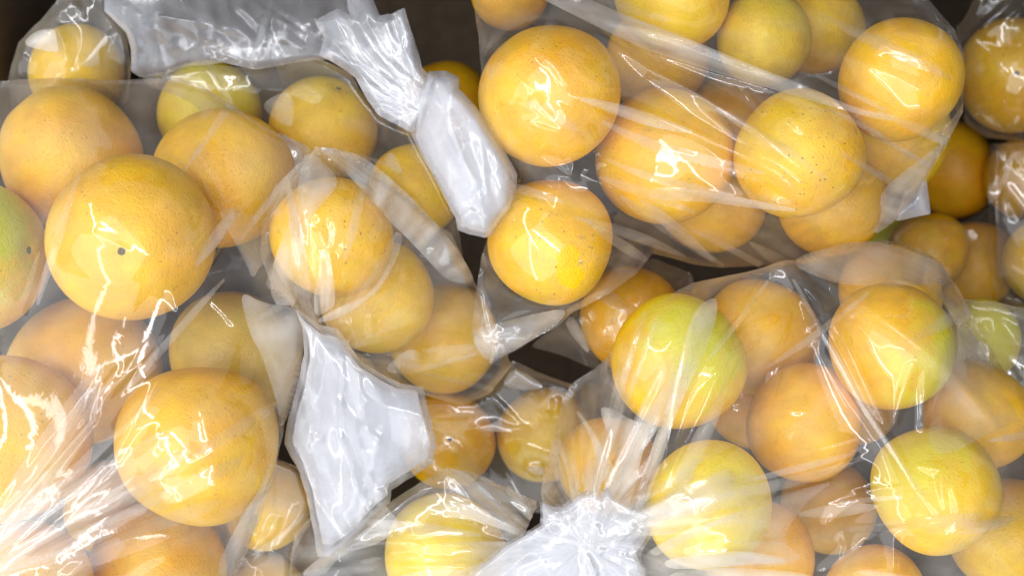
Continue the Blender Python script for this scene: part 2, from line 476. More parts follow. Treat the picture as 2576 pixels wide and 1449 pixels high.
def sphere_z(X, Y, spheres, grow, far=False):
    out = np.full(X.shape, 9.0 if far else -9.0)
    dx, dy = (X - W / 2) * K, (Hh / 2 - Y) * K
    a = dx * dx + dy * dy + 1
    for (cx, cyy, cz, r) in spheres:
        ox, oy, oz = -cx, -cyy, CAM_H - cz
        b = dx * ox + dy * oy - oz
        c = ox * ox + oy * oy + oz * oz - (r + grow) ** 2
        disc = b * b - a * c
        ok = disc > 0
        q = np.sqrt(np.where(ok, disc, 0))
        t = (-b + q) / a if far else (-b - q) / a
        z = CAM_H - t
        out = np.where(ok, np.minimum(out, z) if far else np.maximum(out, z), out)
    return out

def bil(G, x0, y0, st, X, Y):
    ny, nx = G.shape
    u = np.clip((X - x0) / st, 0, nx - 1.001); v = np.clip((Y - y0) / st, 0, ny - 1.001)
    i = u.astype(int); j = v.astype(int); u -= i; v -= j
    return (G[j, i] * (1 - u) * (1 - v) + G[j, i + 1] * u * (1 - v) + G[j + 1, i] * (1 - u) * v + G[j + 1, i + 1] * u * v)

def smooth3(z):
    p = np.pad(z, 1, mode="edge")
    return (p[1:-1, 1:-1] * 4 + (p[:-2, 1:-1] + p[2:, 1:-1] + p[1:-1, :-2] + p[1:-1, 2:]) * 2
            + p[:-2, :-2] + p[2:, 2:] + p[:-2, 2:] + p[2:, :-2]) / 16

def ragged(out, rng, amp=1.6, step=18):
    """resample an outline (x, y, z) and make its edge slightly uneven"""
    res = []
    n = len(out)
    for i in range(n):
        a, b = np.array(out[i], float), np.array(out[(i + 1) % n], float)
        L = np.hypot(*(b - a)[:2]); m = max(1, int(L / step))
        nrm = np.array([-(b - a)[1], (b - a)[0]]) / max(L, 1e-6)
        bow = rng.normal() * min(L * .018, 5)
        for k in range(m):
            f = k / m
            p = a + (b - a) * f
            if k: p[:2] += nrm * (rng.normal() * amp * .35 + bow * 4 * f * (1 - f))
            res.append(p)
    return [tuple(p) for p in res]

def clip_mesh(X, Y, Z, mask, sd, NX, NY, st, attr):
    """faces of the grid inside an outline, border vertices moved onto it"""
    near = (sd < st * .75) & (sd > -st * .75)
    X = np.where(near, NX, X); Y = np.where(near, NY, Y)
    ok = mask | near
    cell = ok[:-1, :-1] & ok[1:, :-1] & ok[:-1, 1:] & ok[1:, 1:]
    inn = mask & ~near
    cell &= inn[:-1, :-1] | inn[1:, :-1] | inn[:-1, 1:] | inn[1:, 1:]
    idx = np.arange(X.size).reshape(X.shape)
    q = np.stack([idx[:-1, :-1][cell], idx[1:, :-1][cell], idx[1:, 1:][cell], idx[:-1, 1:][cell]], 1)
    used, inv = np.unique(q, return_inverse=True)
    q = inv.reshape(q.shape)
    x, y, z = X.ravel()[used], Y.ravel()[used], Z.ravel()[used]
    h = CAM_H - z
    v = np.stack([(x - W / 2) * K * h, (Hh / 2 - y) * K * h, z], 1)
    return v, q, attr.ravel()[used]

def mesh_from(name, chunks, mat):
    vs_, fs, at, b = [], [], [], 0
    for v, q, a in chunks:
        if not len(q): continue
        vs_.append(v); fs.append(q + b); at.append(a); b += len(v)
    v = np.concatenate(vs_); q = np.concatenate(fs); a = np.concatenate(at)
    me = bpy.data.meshes.new(name)
    me.vertices.add(len(v)); me.vertices.foreach_set("co", v.astype(np.float32).ravel())
    me.loops.add(q.size); me.loops.foreach_set("vertex_index", q.astype(np.int32).ravel())
    me.polygons.add(len(q))
    me.polygons.foreach_set("loop_start", np.arange(0, q.size, 4, dtype=np.int32))
    me.polygons.foreach_set("loop_total", np.full(len(q), 4, np.int32))
    me.polygons.foreach_set("use_smooth", np.ones(len(q), bool))
    at_ = me.attributes.new("haze", "FLOAT", "POINT"); at_.data.foreach_set("value", a.astype(np.float32))
    me.update(calc_edges=True); me.materials.append(mat)
    return me

def membrane(out, spheres, steps, far=False, grow=.0013, extra=None):
    xs = [p[0] for p in out]; ys = [p[1] for p in out]
    pad = 30
    x0, x1, y0, y1 = min(xs) - pad, max(xs) + pad, min(ys) - pad, max(ys) + pad
    zs = np.array([p[2] for p in out])
    prev = None
    for st, n in steps:
        X, Y = np.meshgrid(np.arange(x0, x1, st), np.arange(y0, y1, st))
        d, s, NX, NY, sdn, seg, tt = dist_poly(X, Y, out, True)
        ins = inside(X, Y, out); sd = np.where(ins, d, -d)
        zb = zs[seg] * (1 - tt) + zs[(seg + 1) % len(out)] * tt
        ob = sphere_z(X, Y, spheres, grow, far)
        free = ins & (d > st * .75)
        if extra is not None:
            for pts, zz in extra:
                de, se, *_ = dist_poly(X, Y, pts)
                zl = np.interp(se, np.linspace(0, 1, len(zz)), zz)
                ob = np.where(de < st * .6, np.minimum(ob, zl) if far else np.maximum(ob, zl), ob)
        Zb = prev if prev is None else bil(prev[0], x0, y0, prev[1], X, Y)
        Z = np.where(free, zb if Zb is None else Zb, zb)
        for k in range(n):
            p = np.pad(Z, 1, mode="edge")
            A = (p[:-2, 1:-1] + p[2:, 1:-1] + p[1:-1, :-2] + p[1:-1, 2:]) * .25
            A = np.minimum(A, ob) if far else np.maximum(A, ob)
            Z = np.where(free, A, Z)
        prev = (Z, st)
    return X, Y, Z, ob, ins, sd, NX, NY, st

def crease_field(X, Y, creases):
    """height added by a set of creases: (points, height mm, width px[, asymmetry])"""
    up = np.zeros(X.shape); dn = np.zeros(X.shape)
    y0, x0 = Y[0, 0], X[0, 0]; st = X[0, 1] - X[0, 0]
    for cr in creases:
        pts, h, w = cr[0], cr[1] * .001, cr[2]
        asym = cr[3] if len(cr) > 3 else 1.0
        R = w * 4.5
        xs = [p[0] for p in pts]; ys = [p[1] for p in pts]
        i0 = max(0, int((min(xs) - R - x0) / st)); i1 = min(X.shape[1], int((max(xs) + R - x0) / st) + 1)
        j0 = max(0, int((min(ys) - R - y0) / st)); j1 = min(X.shape[0], int((max(ys) + R - y0) / st) + 1)
        if i1 <= i0 or j1 <= j0: continue
        sx, sy = X[j0:j1, i0:i1], Y[j0:j1, i0:i1]
        d, s, _, _, side, _, _ = dist_poly(sx, sy, pts)
        ww = np.where(side > 0, w * asym, w / asym)
        taper = np.clip(np.minimum(s, 1 - s) / .18, 0, 1) ** .7
        taper = .25 + .75 * taper
        e = max(st * 1.2, w * .42)
        prof = np.exp(-(np.sqrt(d * d + e * e) - e) / ww)
        endf = 1.0
        v = h * prof * taper
        if h >= 0: up[j0:j1, i0:i1] = np.maximum(up[j0:j1, i0:i1], v)
        else: dn[j0:j1, i0:i1] = np.minimum(dn[j0:j1, i0:i1], v)
    return up + dn

def wavy(X, Y, rng, scale):
    z = np.zeros(X.shape)
    for k in range(7):
        a = rng.uniform(0, 2 * np.pi); f = 2 * np.pi / (scale * rng.uniform(.5, 2.2))
        z += np.sin((X * math.cos(a) + Y * math.sin(a)) * f + rng.uniform(0, 9) + 1.2 * np.sin((X * -math.sin(a) + Y * math.cos(a)) * f * .6 + rng.uniform(0, 9)))
    return z / 2.6

def streaks(X, Y, rng, gather, dirs, gf=2.2):
    """bunching: the film is thicker along its pull lines"""
    if gather is not None:
        dx, dy = X - gather[0], Y - gather[1]
        u = np.arctan2(dy, dx) * 260; v = np.hypot(dx, dy)
        amp = .45
    else:
        amp = .22
        a = math.radians(dirs[0] if dirs else rng.uniform(0, 180))
        u = -X * math.sin(a) + Y * math.cos(a); v = X * math.cos(a) + Y * math.sin(a)
    z = np.zeros(X.shape)
    for k in range(9):
        f = 2 * np.pi / rng.uniform(22, 190)
        z += np.sin(u * f + 1.6 * np.sin(v * 2 * np.pi / rng.uniform(260, 700) + rng.uniform(0, 9)) + rng.uniform(0, 9)) * np.sin(v * 2 * np.pi / rng.uniform(300, 900) + rng.uniform(0, 9))
    z = z / 2.1
    r = np.clip(1 + amp * z + .3 * np.maximum(z - .6, 0), .35, 2.3)
    if gather is not None: r = r * (1 + gf * np.exp(-v / gather[2]))
    return r

def rough_fold(X, Y, rng, n, scale, amp):
    """crumple: many planar folds crossing each other"""
    z = np.zeros(X.shape)
    for k in range(n):
        a = rng.uniform(0, np.pi); f = rng.uniform(.6, 1.8) / scale
        u = (X * math.cos(a) + Y * math.sin(a)) * f + rng.uniform(0, 9)
        w = (X * -math.sin(a) + Y * math.cos(a)) / (scale * 2.2)
        u = u + .35 * np.sin(w + rng.uniform(0, 6)) + .2 * np.sin(2.3 * w + rng.uniform(0, 6))
        tri = np.abs((u % 1.0) - .5) * 2
        win = .5 + .5 * np.sin(w * rng.uniform(.6, 1.4) + rng.uniform(0, 6))
        z += amp * (tri - .5) * win / f / scale / math.sqrt(n)
    return z

def seeded_creases(out, rng, n, gather=None, dirs=None, hmm=(.5, 1.5), wpx=(7, 16), length=(50, 200)):
    xs = [p[0] for p in out]; ys = [p[1] for p in out]
    res = []
    lo_x, hi_x, lo_y, hi_y = max(min(xs), -60), min(max(xs), W + 60), max(min(ys), -60), min(max(ys), Hh + 60)
    while len(res) < n:
        x, y = rng.uniform(lo_x, hi_x), rng.uniform(lo_y, hi_y)
        if not inside(np.array([x]), np.array([y]), out)[0]: continue
        if gather is not None and rng.random() < .75:
            a = math.atan2(gather[1] - y, gather[0] - x) + rng.normal() * .16
        elif dirs: a = math.radians(dirs[rng.integers(len(dirs))]) + rng.normal() * .22
        else: a = rng.uniform(0, math.pi)
        L = rng.uniform(*length); bend = rng.normal() * .07
        pts = []
        for f in np.linspace(-.5, .5, 5):
            aa = a + bend * f
            pts.append((x + math.cos(aa) * L * f - math.sin(a) * bend * L * f * f, y + math.sin(aa) * L * f + math.cos(a) * bend * L * f * f))
        h = rng.uniform(*hmm) * (1 if rng.random() < .72 else -.8)
        res.append((pts, h, rng.uniform(*wpx), rng.choice([.5, .7, 1, 1.4, 2.0])))
    return res

def pleats(gather, a0, a1, n, r0, r1, rng, hmm=(1, 3), wpx=(6, 16)):
    res = []
    for k in range(n):
        a = math.radians(a0 + (a1 - a0) * (k + rng.uniform(.1, .9)) / n)
        ra, rb = r0 * rng.uniform(.5, 1.3), r1 * rng.uniform(.45, 1.1)
        b = rng.normal() * .05
        pts = [(gather[0] + math.cos(a + b * f) * (ra + (rb - ra) * f), gather[1] - math.sin(a + b * f) * (ra + (rb - ra) * f))
               for f in np.linspace(0, 1, 6)]
        res.append((pts, rng.uniform(*hmm) * (1 if k % 3 else -.7), rng.uniform(*wpx), rng.choice([.6, 1, 1.6])))
    return res

ROLL = .006
def bands(out, rng, n, gather=None, dirs=None, length=(180, 480), width=(10, 34), haze=(.35, .9), h=(1.2, 2.8)):
    """long straight tension folds: a narrow doubled strip with a raised crease along one side"""
    xs = [p[0] for p in out]; ys = [p[1] for p in out]
    lo_x, hi_x, lo_y, hi_y = max(min(xs), -60), min(max(xs), W + 60), max(min(ys), -60), min(max(ys), Hh + 60)
    fo, cr = [], []
    while len(fo) < n:
        x, y = rng.uniform(lo_x, hi_x), rng.uniform(lo_y, hi_y)
        if not inside(np.array([x]), np.array([y]), out)[0]: continue
        if gather is not None: a = math.atan2(gather[1] - y, gather[0] - x) + rng.normal() * .06
        else: a = math.radians(dirs[rng.integers(len(dirs))]) + rng.normal() * .08
        L, w, b = rng.uniform(*length), rng.uniform(*width), rng.normal() * .03
        c, sn = math.cos(a), math.sin(a)
        f = lambda u, v: (x + c * u * L - sn * (v * w + b * L * u * u * 2), y + sn * u * L + c * (v * w + b * L * u * u * 2))
        t0 = rng.uniform(.1, .9)
        fo.append(([f(-.5, 0), f(-.2, -.45), f(.15, -.55), f(.5, -.1), f(.5, .1), f(.15, .5), f(-.2, .45)], rng.uniform(*haze)))
        cr.append(([f(u, .48 * (1 if t0 > .5 else -1)) for u in (-.55, -.3, 0, .3, .55)], rng.uniform(*h), rng.uniform(9, 17), rng.choice([.6, 1, 1.6])))
        if rng.random() < .5:
            d = rng.uniform(1.0, 2.2)
            cr.append(([f(u, d) for u in (-.4, -.1, .2, .45)], rng.uniform(*h) * .7, rng.uniform(8, 14), 1))
    return fo, cr

def fan(gather, a0, a1, n, r0, r1, width, rng, h=1.2):
    """narrow gathered pleats of doubled film, widening away from where the bag is tied"""
    res = []
    for k in range(n):
        a = math.radians(a0 + (a1 - a0) * (k + rng.uniform(.05, .95)) / n)
        ra, rb = r0 * rng.uniform(.6, 1.2), r1 * rng.uniform(.4, 1.15)
        w = width * rng.uniform(.4, 1.3)
        P_ = lambda r, o: (gather[0] + math.cos(a) * r - math.sin(a) * o, gather[1] - math.sin(a) * r - math.cos(a) * o)
        m = (ra + rb) / 2
        b = rng.normal() * w * .3
        res.append(([P_(ra, -w * .22), P_(m, -w * .5 + b), P_(rb * .9, -w * .45), P_(rb, w * .1), P_(rb * .95, w * .5), P_(m, w * .5 + b), P_(ra, w * .22)], h * rng.uniform(.6, 1.3), (gather[0], gather[1], rb)))
    return res

def sheet(chunks, out, spheres=(), creases=(), base=.12, contact=.35, st=4.0, crumple=0, cscale=120, seed=1,
          folds=(), lower=True, bulge=None, zoff=0.0, extra=None, rag=1.6, fade=26, ncr=0, nband=0, fold=.18, edge=0, shrink=0, gather=None, dirs=None,
          hmm=(.5, 1.5), length=(50, 200), low_base=None):
    rng = np.random.default_rng(seed)
    if shrink:
        cx, cyy = np.mean([p[0] for p in out]), np.mean([p[1] for p in out])
        out = [(cx + (p[0] - cx) * (1 - shrink), cyy + (p[1] - cyy) * (1 - shrink), p[2]) for p in out]
    o = ragged(out, rng, rag)
    steps = [(st * 8, 260), (st * 4, 160), (st * 2, 110), (st, 60)]
    X, Y, Z, ob, ins, sd, NX, NY, st = membrane(o, spheres, steps, extra=extra)
    add = crease_field(X, Y, list(creases) + (seeded_creases(out, rng, ncr, gather, dirs, hmm, length=length) if ncr else []))
    if nband:
        bf, bc = bands(out, rng, nband, gather, dirs)
        folds = list(folds) + bf
        add = np.maximum(add, 0) + np.minimum(add, 0) + crease_field(X, Y, bc) * (.5 if edge else .8)
    if crumple: add = add + rough_fold(X, Y, rng, 9, cscale, crumple * .001)
    if bulge is not None:
        axis, wid, hh = bulge
        d, s, *_ = dist_poly(X, Y, axis)
        add = add + hh * np.sqrt(np.clip(1 - (d / wid) ** 2, 0, 1))
    add *= np.clip(.35 + .65 * sd / fade, .0, 1)
    roll = ROLL * np.clip(1 - sd / 18, 0, 1) ** 2
    Zf = Z + add - roll
    obs = sphere_z(X, Y, spheres, .0014) if len(spheres) else ob
    Zf = smooth3(np.maximum(Zf, obs)); Zf = np.maximum(Zf, obs) + zoff
    gap = np.clip((Zf - obs - .0003 + .0011 * wavy(X, Y, rng, 90)) / .0016, 0, 1)
    hz = base * (contact + (1 - contact) * gap * gap * (3 - 2 * gap)) * streaks(X, Y, rng, gather, dirs)
    if edge: hz = hz * (.45 + .55 * np.clip(sd / edge, 0, 1))
    chunks.append(clip_mesh(X, Y, Zf, ins, sd, NX, NY, st, hz))
    for k, fo in enumerate(folds):                # doubled-over film lying on the sheet
        pts, extra_h = fo[0], (fo[1] if len(fo) > 1 else 1.0)
        for _ in range(2):
            pts = [q for a, b in zip(pts, list(pts[1:]) + [pts[0]]) for q in
                   ((a[0] * .78 + b[0] * .22, a[1] * .78 + b[1] * .22), (a[0] * .22 + b[0] * .78, a[1] * .22 + b[1] * .78))]
        pts3 = [(p[0], p[1], 0) for p in pts]
        d, s, fx, fy, *_ = dist_poly(X, Y, pts3, True)
        fin = inside(X, Y, pts3); fsd = np.where(fin, d, -d)
        fz = Zf + .0006 + .0012 * np.clip(fsd / 30, 0, 1)
        fz = smooth3(fz + rough_fold(X, Y, rng, 4, 90, .0012) * np.clip(fsd / 30, 0, 1))
        fz = np.maximum(fz, Zf + .0004)
        ok = fin & ins
        ff = 1.0
        if len(fo) > 2: ff = np.clip(1.08 - np.hypot(X - fo[2][0], Y - fo[2][1]) / fo[2][2], 0, 1) * 1.7
        chunks.append(clip_mesh(X, Y, fz, ok, np.where(sd < st, np.minimum(fsd, sd), fsd), fx, fy, st, ff * fold * extra_h * streaks(X, Y, rng, gather, dirs, .7) * (.55 + .45 * np.clip(fsd / 22, 0, 1))))
    if lower:
        s2 = st * 2
        X, Y, Z, ob, ins, sd, NX, NY, s2 = membrane(o, spheres, [(s2 * 4, 200), (s2 * 2, 120), (s2, 60)], far=True)
        add = crease_field(X, Y, seeded_creases(out, rng, 8, gather, dirs, (1, 2.5), (14, 30), (80, 300)))
        Z = Z - ROLL * np.clip(1 - sd / 60, 0, 1) ** 2
        Zl = np.minimum(Z + add * np.clip(sd / 40, 0, 1), sphere_z(X, Y, spheres, .0005, True)) if len(spheres) else Z + add * np.clip(sd / 40, 0, 1) - .002 * np.clip(sd / 20, 0, 1)
        chunks.append(clip_mesh(X, Y, Zl, ins, sd, NX, NY, s2, np.full(X.shape, low_base if low_base is not None else base * .3)))

def bag_root(label, out, zlow, group="plastic bags of oranges in the box"):
    pts = [px(p[0], p[1], p[2]) for p in out]
    c = (sum(p[0] for p in pts) / len(pts), sum(p[1] for p in pts) / len(pts), zlow)
    r = empty("plastic_bag", c)
    return tag(r, label, "plastic bag", group)

def add_film(root, name, chunks, mat):
    me = mesh_from(name, chunks, mat)
    o = new_obj(name, me, root)
    o.matrix_parent_inverse = Matrix.Translation(root.location).inverted()
    return o

S = lambda *k: [s for q in k for s in SPH.get(q, [])]
rng0 = np.random.default_rng(5)

# measured details are noted in enlargements of the photograph; these bring them to one scale
FR = {1: (0, 0, .5037), 2: (773, 0, .5037), 3: (1631, 0, .5037), 4: (0, 719, .5037), 5: (687, 719, .5037), 6: (1460, 601, .5848),
      7: (601, 326, .3674), 8: (1116, 987.5, .3182), 9: (0, 0, .4167), 10: (2189.7, 214.7, .5038), 11: (558, 1073, .2590),
      12: (1159, 558, .3852), 0: (0, 0, 1)}
def Q(k, text):
    ox, oy, s = FR[k]
    return [(ox + float(a) * s, oy + float(b) * s) for a, b in (t.split(",") for t in text.split())]
def O(text):
    return [tuple(float(v) for v in t.split(",")) for t in text.split()]

# ---- left bag
oL = O("-220,260,.03 0,205,-.005 150,196,0 300,203,.005 440,196,.02 496,210,.035 570,257,.035 640,303,.035 766,363,.035 "
       "782,430,.03 768,520,.025 745,620,.03 738,700,.04 766,785,.045 760,900,.04 740,970,.04 717,1060,.035 705,1120,.03 "
       "690,1200,.025 650,1320,.02 612,1400,.02 560,1560,.03 200,1700,.045 -220,1700,.055 -220,900,.05")
G_L = (-150, 1500, 110)
cL = [(Q(1, "940,430 905,700 950,800 1050,1000 1240,1310 1270,1400"), 7, 34, .6),
      (Q(1, "1480,800 1470,950 1380,1200 1290,1330"), 5, 30),
      (Q(1, "960,780 1020,880 1050,1000"), 2, 12), (Q(1, "1160,1170 1200,1040 1320,985 1355,1060 1290,1280"), 2, 12),
      (Q(1, "80,860 200,945"), 2.0, 12), (Q(1, "150,840 330,960 420,900"), 2.2, 18),
      (Q(1, "440,860 600,1000"), 1.5, 12), (Q(1, "0,630 300,760 600,830"), 2, 26), (Q(1, "430,600 700,770 860,800"), 2, 24),
      (Q(1, "430,1160 650,1260"), 1.3, 10),
      (Q(4, "700,0 650,130 628,240"), 1.5, 10),
      (Q(4, "1095,110 1080,190 780,490 560,850 400,1010 0,1350"), 6, 26, .7),
      (Q(4, "1010,0 1190,200 1130,400 1020,620 1045,775"), 5, 22, 1.5),
      (Q(4, "945,840 920,890 560,1080 280,1220 0,1400"), 5, 18),
      (Q(4, "1240,925 950,1060 640,1180 290,1380"), 5, 18), (Q(4, "1240,925 1190,1010 1150,1080"), 2, 10),
      (Q(4, "1150,1170 850,1270 400,1420 200,1500"), 4, 16),
      (Q(4, "1370,960 1250,1180 1050,1300 700,1449"), 4, 26), (Q(4, "950,240 750,470"), 2.5, 12),
      (Q(4, "1190,0 1250,300 1300,560 1390,740"), 4, 34), (Q(4, "620,380 480,560 455,750"), 2, 14),
      (Q(4, "680,740 700,690 850,500"), 1.6, 10), (Q(4, "670,800 800,720"), 1.6, 9), (Q(4, "850,10 900,130"), 1.6, 10),
      (Q(4, "0,1230 150,1150 260,1090"), 2, 10), (Q(4, "1240,1180 1180,1449"), 2.5, 20)]
cL = [(c[0], c[1] * .62, c[2] * 1.1) + tuple(c[3:]) for c in cL]
cL += pleats(G_L, 12, 56, 5, 120, 640, rng0, (.8, 1.7), (10, 20))
ch = []
sheet(ch, oL, S("L"), cL, base=.05, contact=.5, st=4.0, seed=3, ncr=2, nband=11, gather=G_L, hmm=(.4, 1.0),
      folds=[(Q(1, "940,430 990,425 1240,560 1500,720 1570,740 1540,900 1480,1000 1400,1200 1300,1330 1260,1400 1230,1310 1050,1000 1380,1120 1490,900 1450,720 1250,580"), 1.0),
             (Q(4, "1190,20 1320,90 1500,110 1520,300 1490,520 1400,740 1390,600 1300,330 1250,250"), 1.9),
             (Q(4, "1390,760 1330,1020 1200,1449 1060,1449 1200,1150 1310,1000"), 1.5), (Q(1, "1500,740 1540,900 1480,1050 1300,1440 1420,1449 1500,1300 1540,1050"), 1.2)] + fan(G_L, 14, 56, 16, 150, 760, 60, rng0, .5))
rL = bag_root("big clear bag filling the left side, its pleats gathering toward the bottom left corner", oL[:-3], -.06)
add_film(rL, "film", ch, M_FILM)

# ---- bag with the white twisted neck
oU = O("354,196,-.03 417,183,-.02 520,160,-.02 625,171,-.02 720,160,-.005 792,144,.01 883,190,.02 924,252,.02 954,292,.02 1035,327,.02 "
       "1075,400,.01 1146,549,0 1160,620,-.03 1190,720,-.06 1000,720,-.06 700,430,-.03 480,260,-.03 380,220,-.03")
ch = []
sheet(ch, oU, S("U"), [(Q(0, "480,225 700,225 860,300"), 2, 22), (Q(2, "400,740 480,880 400,860"), 2.5, 12), (Q(2, "360,600 330,760"), 2, 18),
      (Q(0, "960,300 1010,420 1090,560"), 3, 24)], base=.065, contact=.3, seed=8, ncr=6, nband=5, dirs=(20, 35, 60),
      folds=[(Q(7, "990,200 1050,140 1140,320 1010,260"), 2.2), (Q(1, "1290,520 1460,440 1470,640 1400,620"), 1.8)])
rU = bag_root("half hidden clear bag whose white twisted neck lies across the upper middle", oU, -.09)
add_film(rU, "film", ch, M_FILM)

oN = O("1078,180,.035 1120,178,.035 1156,196,.035 1152,222,.045 1180,250,.04 1211,287,.04 1250,350,.04 1302,440,.035 1298,480,.035 1292,529,.03 "
       "1265,555,.03 1240,590,.025 1221,599,.025 1180,590,.025 1151,579,.025 1146,549,.03 1100,460,.035 1060,393,.035 1035,340,.035 1050,260,.035")
axN = [(1110, 215), (1160, 330), (1225, 560)]
ch = []
for k, (dz, sd_) in enumerate(((0, 21), (-.009, 22))):
    sheet(ch, oN, (), [(Q(2, "700,500 720,640 780,800 860,950"), 5, 18, .5), (Q(2, "580,420 600,480 690,560 740,420"), 4, 16), (Q(2, "560,520 640,700"), 2.5, 16),
          (Q(2, "860,950 890,1180"), 3, 14), (Q(2, "940,660 1000,850 960,1000"), 4, 20), (Q(2, "760,1100 820,1060 930,1090"), 3, 12)] if k == 0 else [],
          base=.45 + .5 * k, nband=5 * (1 - k), edge=34, shrink=.07 * k, seed=sd_, crumple=4, cscale=140, bulge=(axN, 105, .022 - .005 * k), zoff=dz, lower=(k == 1), st=4, ncr=6, dirs=(60, 70, 80), hmm=(.6, 1.8), fade=14)
oN2 = O("1035,335,.04 954,292,.04 924,252,.04 894,196,.04 850,165,.035 803,140,.035 815,95,.03 790,55,.03 850,22,.035 880,40,.04 872,0,.03 868,-60,.03 930,-60,.03 "
        "939,0,.04 955,40,.045 985,36,.05 1018,20,.05 1035,80,.05 1062,172,.045 1082,192,.045 1090,260,.045")
cN2 = [(Q(2, a), h, w) for a, h, w in (("360,60 430,200 590,400", 5, 16), ("420,100 500,300 600,420", 4, 14), ("240,80 330,260 560,450", 5, 18), ("120,130 250,300 520,500", 5, 18),
       ("200,300 300,420 520,560", 4, 16), ("460,60 540,260", 3, 12), ("440,380 520,440 600,450", 3, 12), ("60,200 200,330 350,540", 4, 18), ("300,60 380,180 400,330", 3, 14))]
for k, (dz, sd_) in enumerate(((0, 31), (-.006, 32))):
    sheet(ch, oN2, (), [(c[0], c[1] * .5, c[2]) for c in cN2] if k == 0 else [], base=.22, nband=8 * (1 - k), edge=24, seed=sd_, crumple=2, cscale=120, zoff=dz, lower=(k == 1), st=4, ncr=5, gather=(1060, 280, 60), hmm=(.6, 1.4), length=(90, 220), fade=10)
add_film(rU, "neck", ch, M_BUNCH)

# ---- crumpled milky bag top along the upper left edge
oP = O("262,-60,-.03 262,29,-.03 292,58,-.03 317,83,-.03 329,125,-.03 329,180,-.03 354,196,-.03 421,186,-.02 470,168,-.015 560,158,-.01 640,176,-.01 "
       "760,155,.0 830,150,.01 870,100,.01 905,30,0 905,-60,-.01")
cP = [(Q(9, a), h, w) for a, h, w in (("870,110 910,180 830,210 800,330", 5, 20), ("1290,180 1430,160 1500,230 1490,400", 5, 22), ("1430,20 1520,110 1560,180", 4, 18),
      ("1280,0 1290,180 1280,300", 7, 26), ("1600,100 1600,240 1500,330", 5, 22), ("750,100 780,230 790,420", 4, 18), ("640,70 740,170", 4, 16), ("1040,240 1110,300 1220,280", 3, 16),
      ("1740,20 1700,270", 5, 24), ("1880,80 1960,180", 4, 20), ("700,20 760,120 850,60", 4, 18))]
ch = []
for k, (dz, sd_) in enumerate(((0, 41), (-.012, 42))):
    sheet(ch, oP, (), cP if k == 0 else [], base=.12, nband=9 * (1 - k), dirs=(70, 100, 30), seed=sd_, crumple=7, cscale=240, zoff=dz, lower=(k == 1), st=4, ncr=5, hmm=(.8, 2.0), fade=12,
          extra=[([(400, 40), (520, 60)], [.0, .0])])
rP = bag_root("crumpled cloudy bag top at the upper edge, left of the white twisted neck", oP, -.06)
add_film(rP, "film", ch, M_BUNCH)

# ---- small bag in the top left corner
oT = O("18,215,-.07 29,162,-.06 46,108,-.06 104,50,-.06 142,4,-.06 150,-60,-.06 275,-60,-.06 275,30,-.05 317,83,-.045 329,180,-.05 320,260,-.07 30,280,-.08")
ch = []
sheet(ch, oT, S("T"), [(Q(9, "320,130 390,270 405,410"), 4, 16), (Q(9, "660,180 570,310 490,410"), 4, 16), (Q(9, "320,120 380,60 480,10"), 4, 18), (Q(9, "120,260 220,190 330,190"), 3, 12)],
      base=.10, contact=.5, seed=51, ncr=14, folds=[(Q(9, "650,200 560,310 490,412 610,400 590,300 650,270"), 2.6), (Q(9, "130,270 210,190 330,170 340,230 360,320 270,310"), 3.0)])
rT = bag_root("small clear bag in the top left corner with a frosted patch beside the cardboard", oT, -.12)
add_film(rT, "film", ch, M_FILM)

# ---- middle bag with the broad white tail
oC = O("776,400,.037 791,370,.042 838,373,.042 924,418,.042 1030,500,.038 1136,589,.032 1165,650,.025 1191,705,.015 1240,800,0 1286,920,-.025 1231,991,-.04 1165,1021,-.035 "
       "1070,994,-.01 1000,975,.015 940,930,.03 860,880,.035 800,830,.038 735,775,.035 690,730,.03 655,640,.025 655,560,.02 690,470,.025 745,415,.033")
cC = [(Q(7, a), h, w) for a, h, w in (("600,560 650,610 670,690 640,790 600,830 560,720 530,640", 2, 12), ("1020,590 910,765", 2.5, 10), ("1110,830 1140,950 1130,1060", 2.5, 10),
      ("735,960 690,1140", 2, 9), ("1180,690 1080,870 980,1050 800,1200", 4, 24), ("450,100 620,150 860,330 1060,580 1290,880", 4, 22), ("1440,735 1280,880", 3, 16),
      ("1440,740 1450,900 1600,1100", 4, 20), ("560,820 560,1000 520,1150", 3, 12), ("610,830 640,960 660,1150", 3, 12), ("430,1100 560,1060", 2, 10), ("420,330 470,420", 3, 10),
      ("520,120 580,240 700,350", 3, 14), ("910,1250 910,1449", 2.5, 12), ("700,350 580,520 470,620", 3, 14))]
cC += [(Q(5, "530,430 700,440 1030,330"), 3.5, 18), (Q(5, "640,490 750,430 950,380"), 2.5, 12), (Q(5, "380,160 440,330"), 2.5, 12), (Q(5, "680,290 740,410"), 3, 16)]
ch = []
sheet(ch, oC, S("C"), cC, base=.06, contact=.5, seed=61, ncr=4, nband=6, gather=(820, 900, 130), st=4,
      folds=[(Q(7, "530,120 640,122 860,185 1150,430 1440,735 1615,1010 1590,1060 1430,1040 1280,880 1130,720 1060,660 960,540 830,400 690,250"), 1.7),
             (Q(7, "560,820 540,1000 510,1150 520,1290 650,1220 660,1150 640,950 610,820"), 1.9),
             (Q(7, "1060,690 1130,720 1080,900 980,1080 850,1190 700,1290 480,1340 650,1230 900,1130 1040,900"), 1.6),
             (Q(7, "460,120 560,200 700,350 580,510 470,610 430,900 400,1190 300,1270 200,1100 250,850 380,560 420,300"), 1.2),
             (Q(5, "530,430 700,290 770,400 1030,325 1030,345 720,440"), 1.6)])
rC = bag_root("clear bag in the centre left with a broad white tail hanging from it", oC, -.07)
add_film(rC, "film", ch, M_FILM)
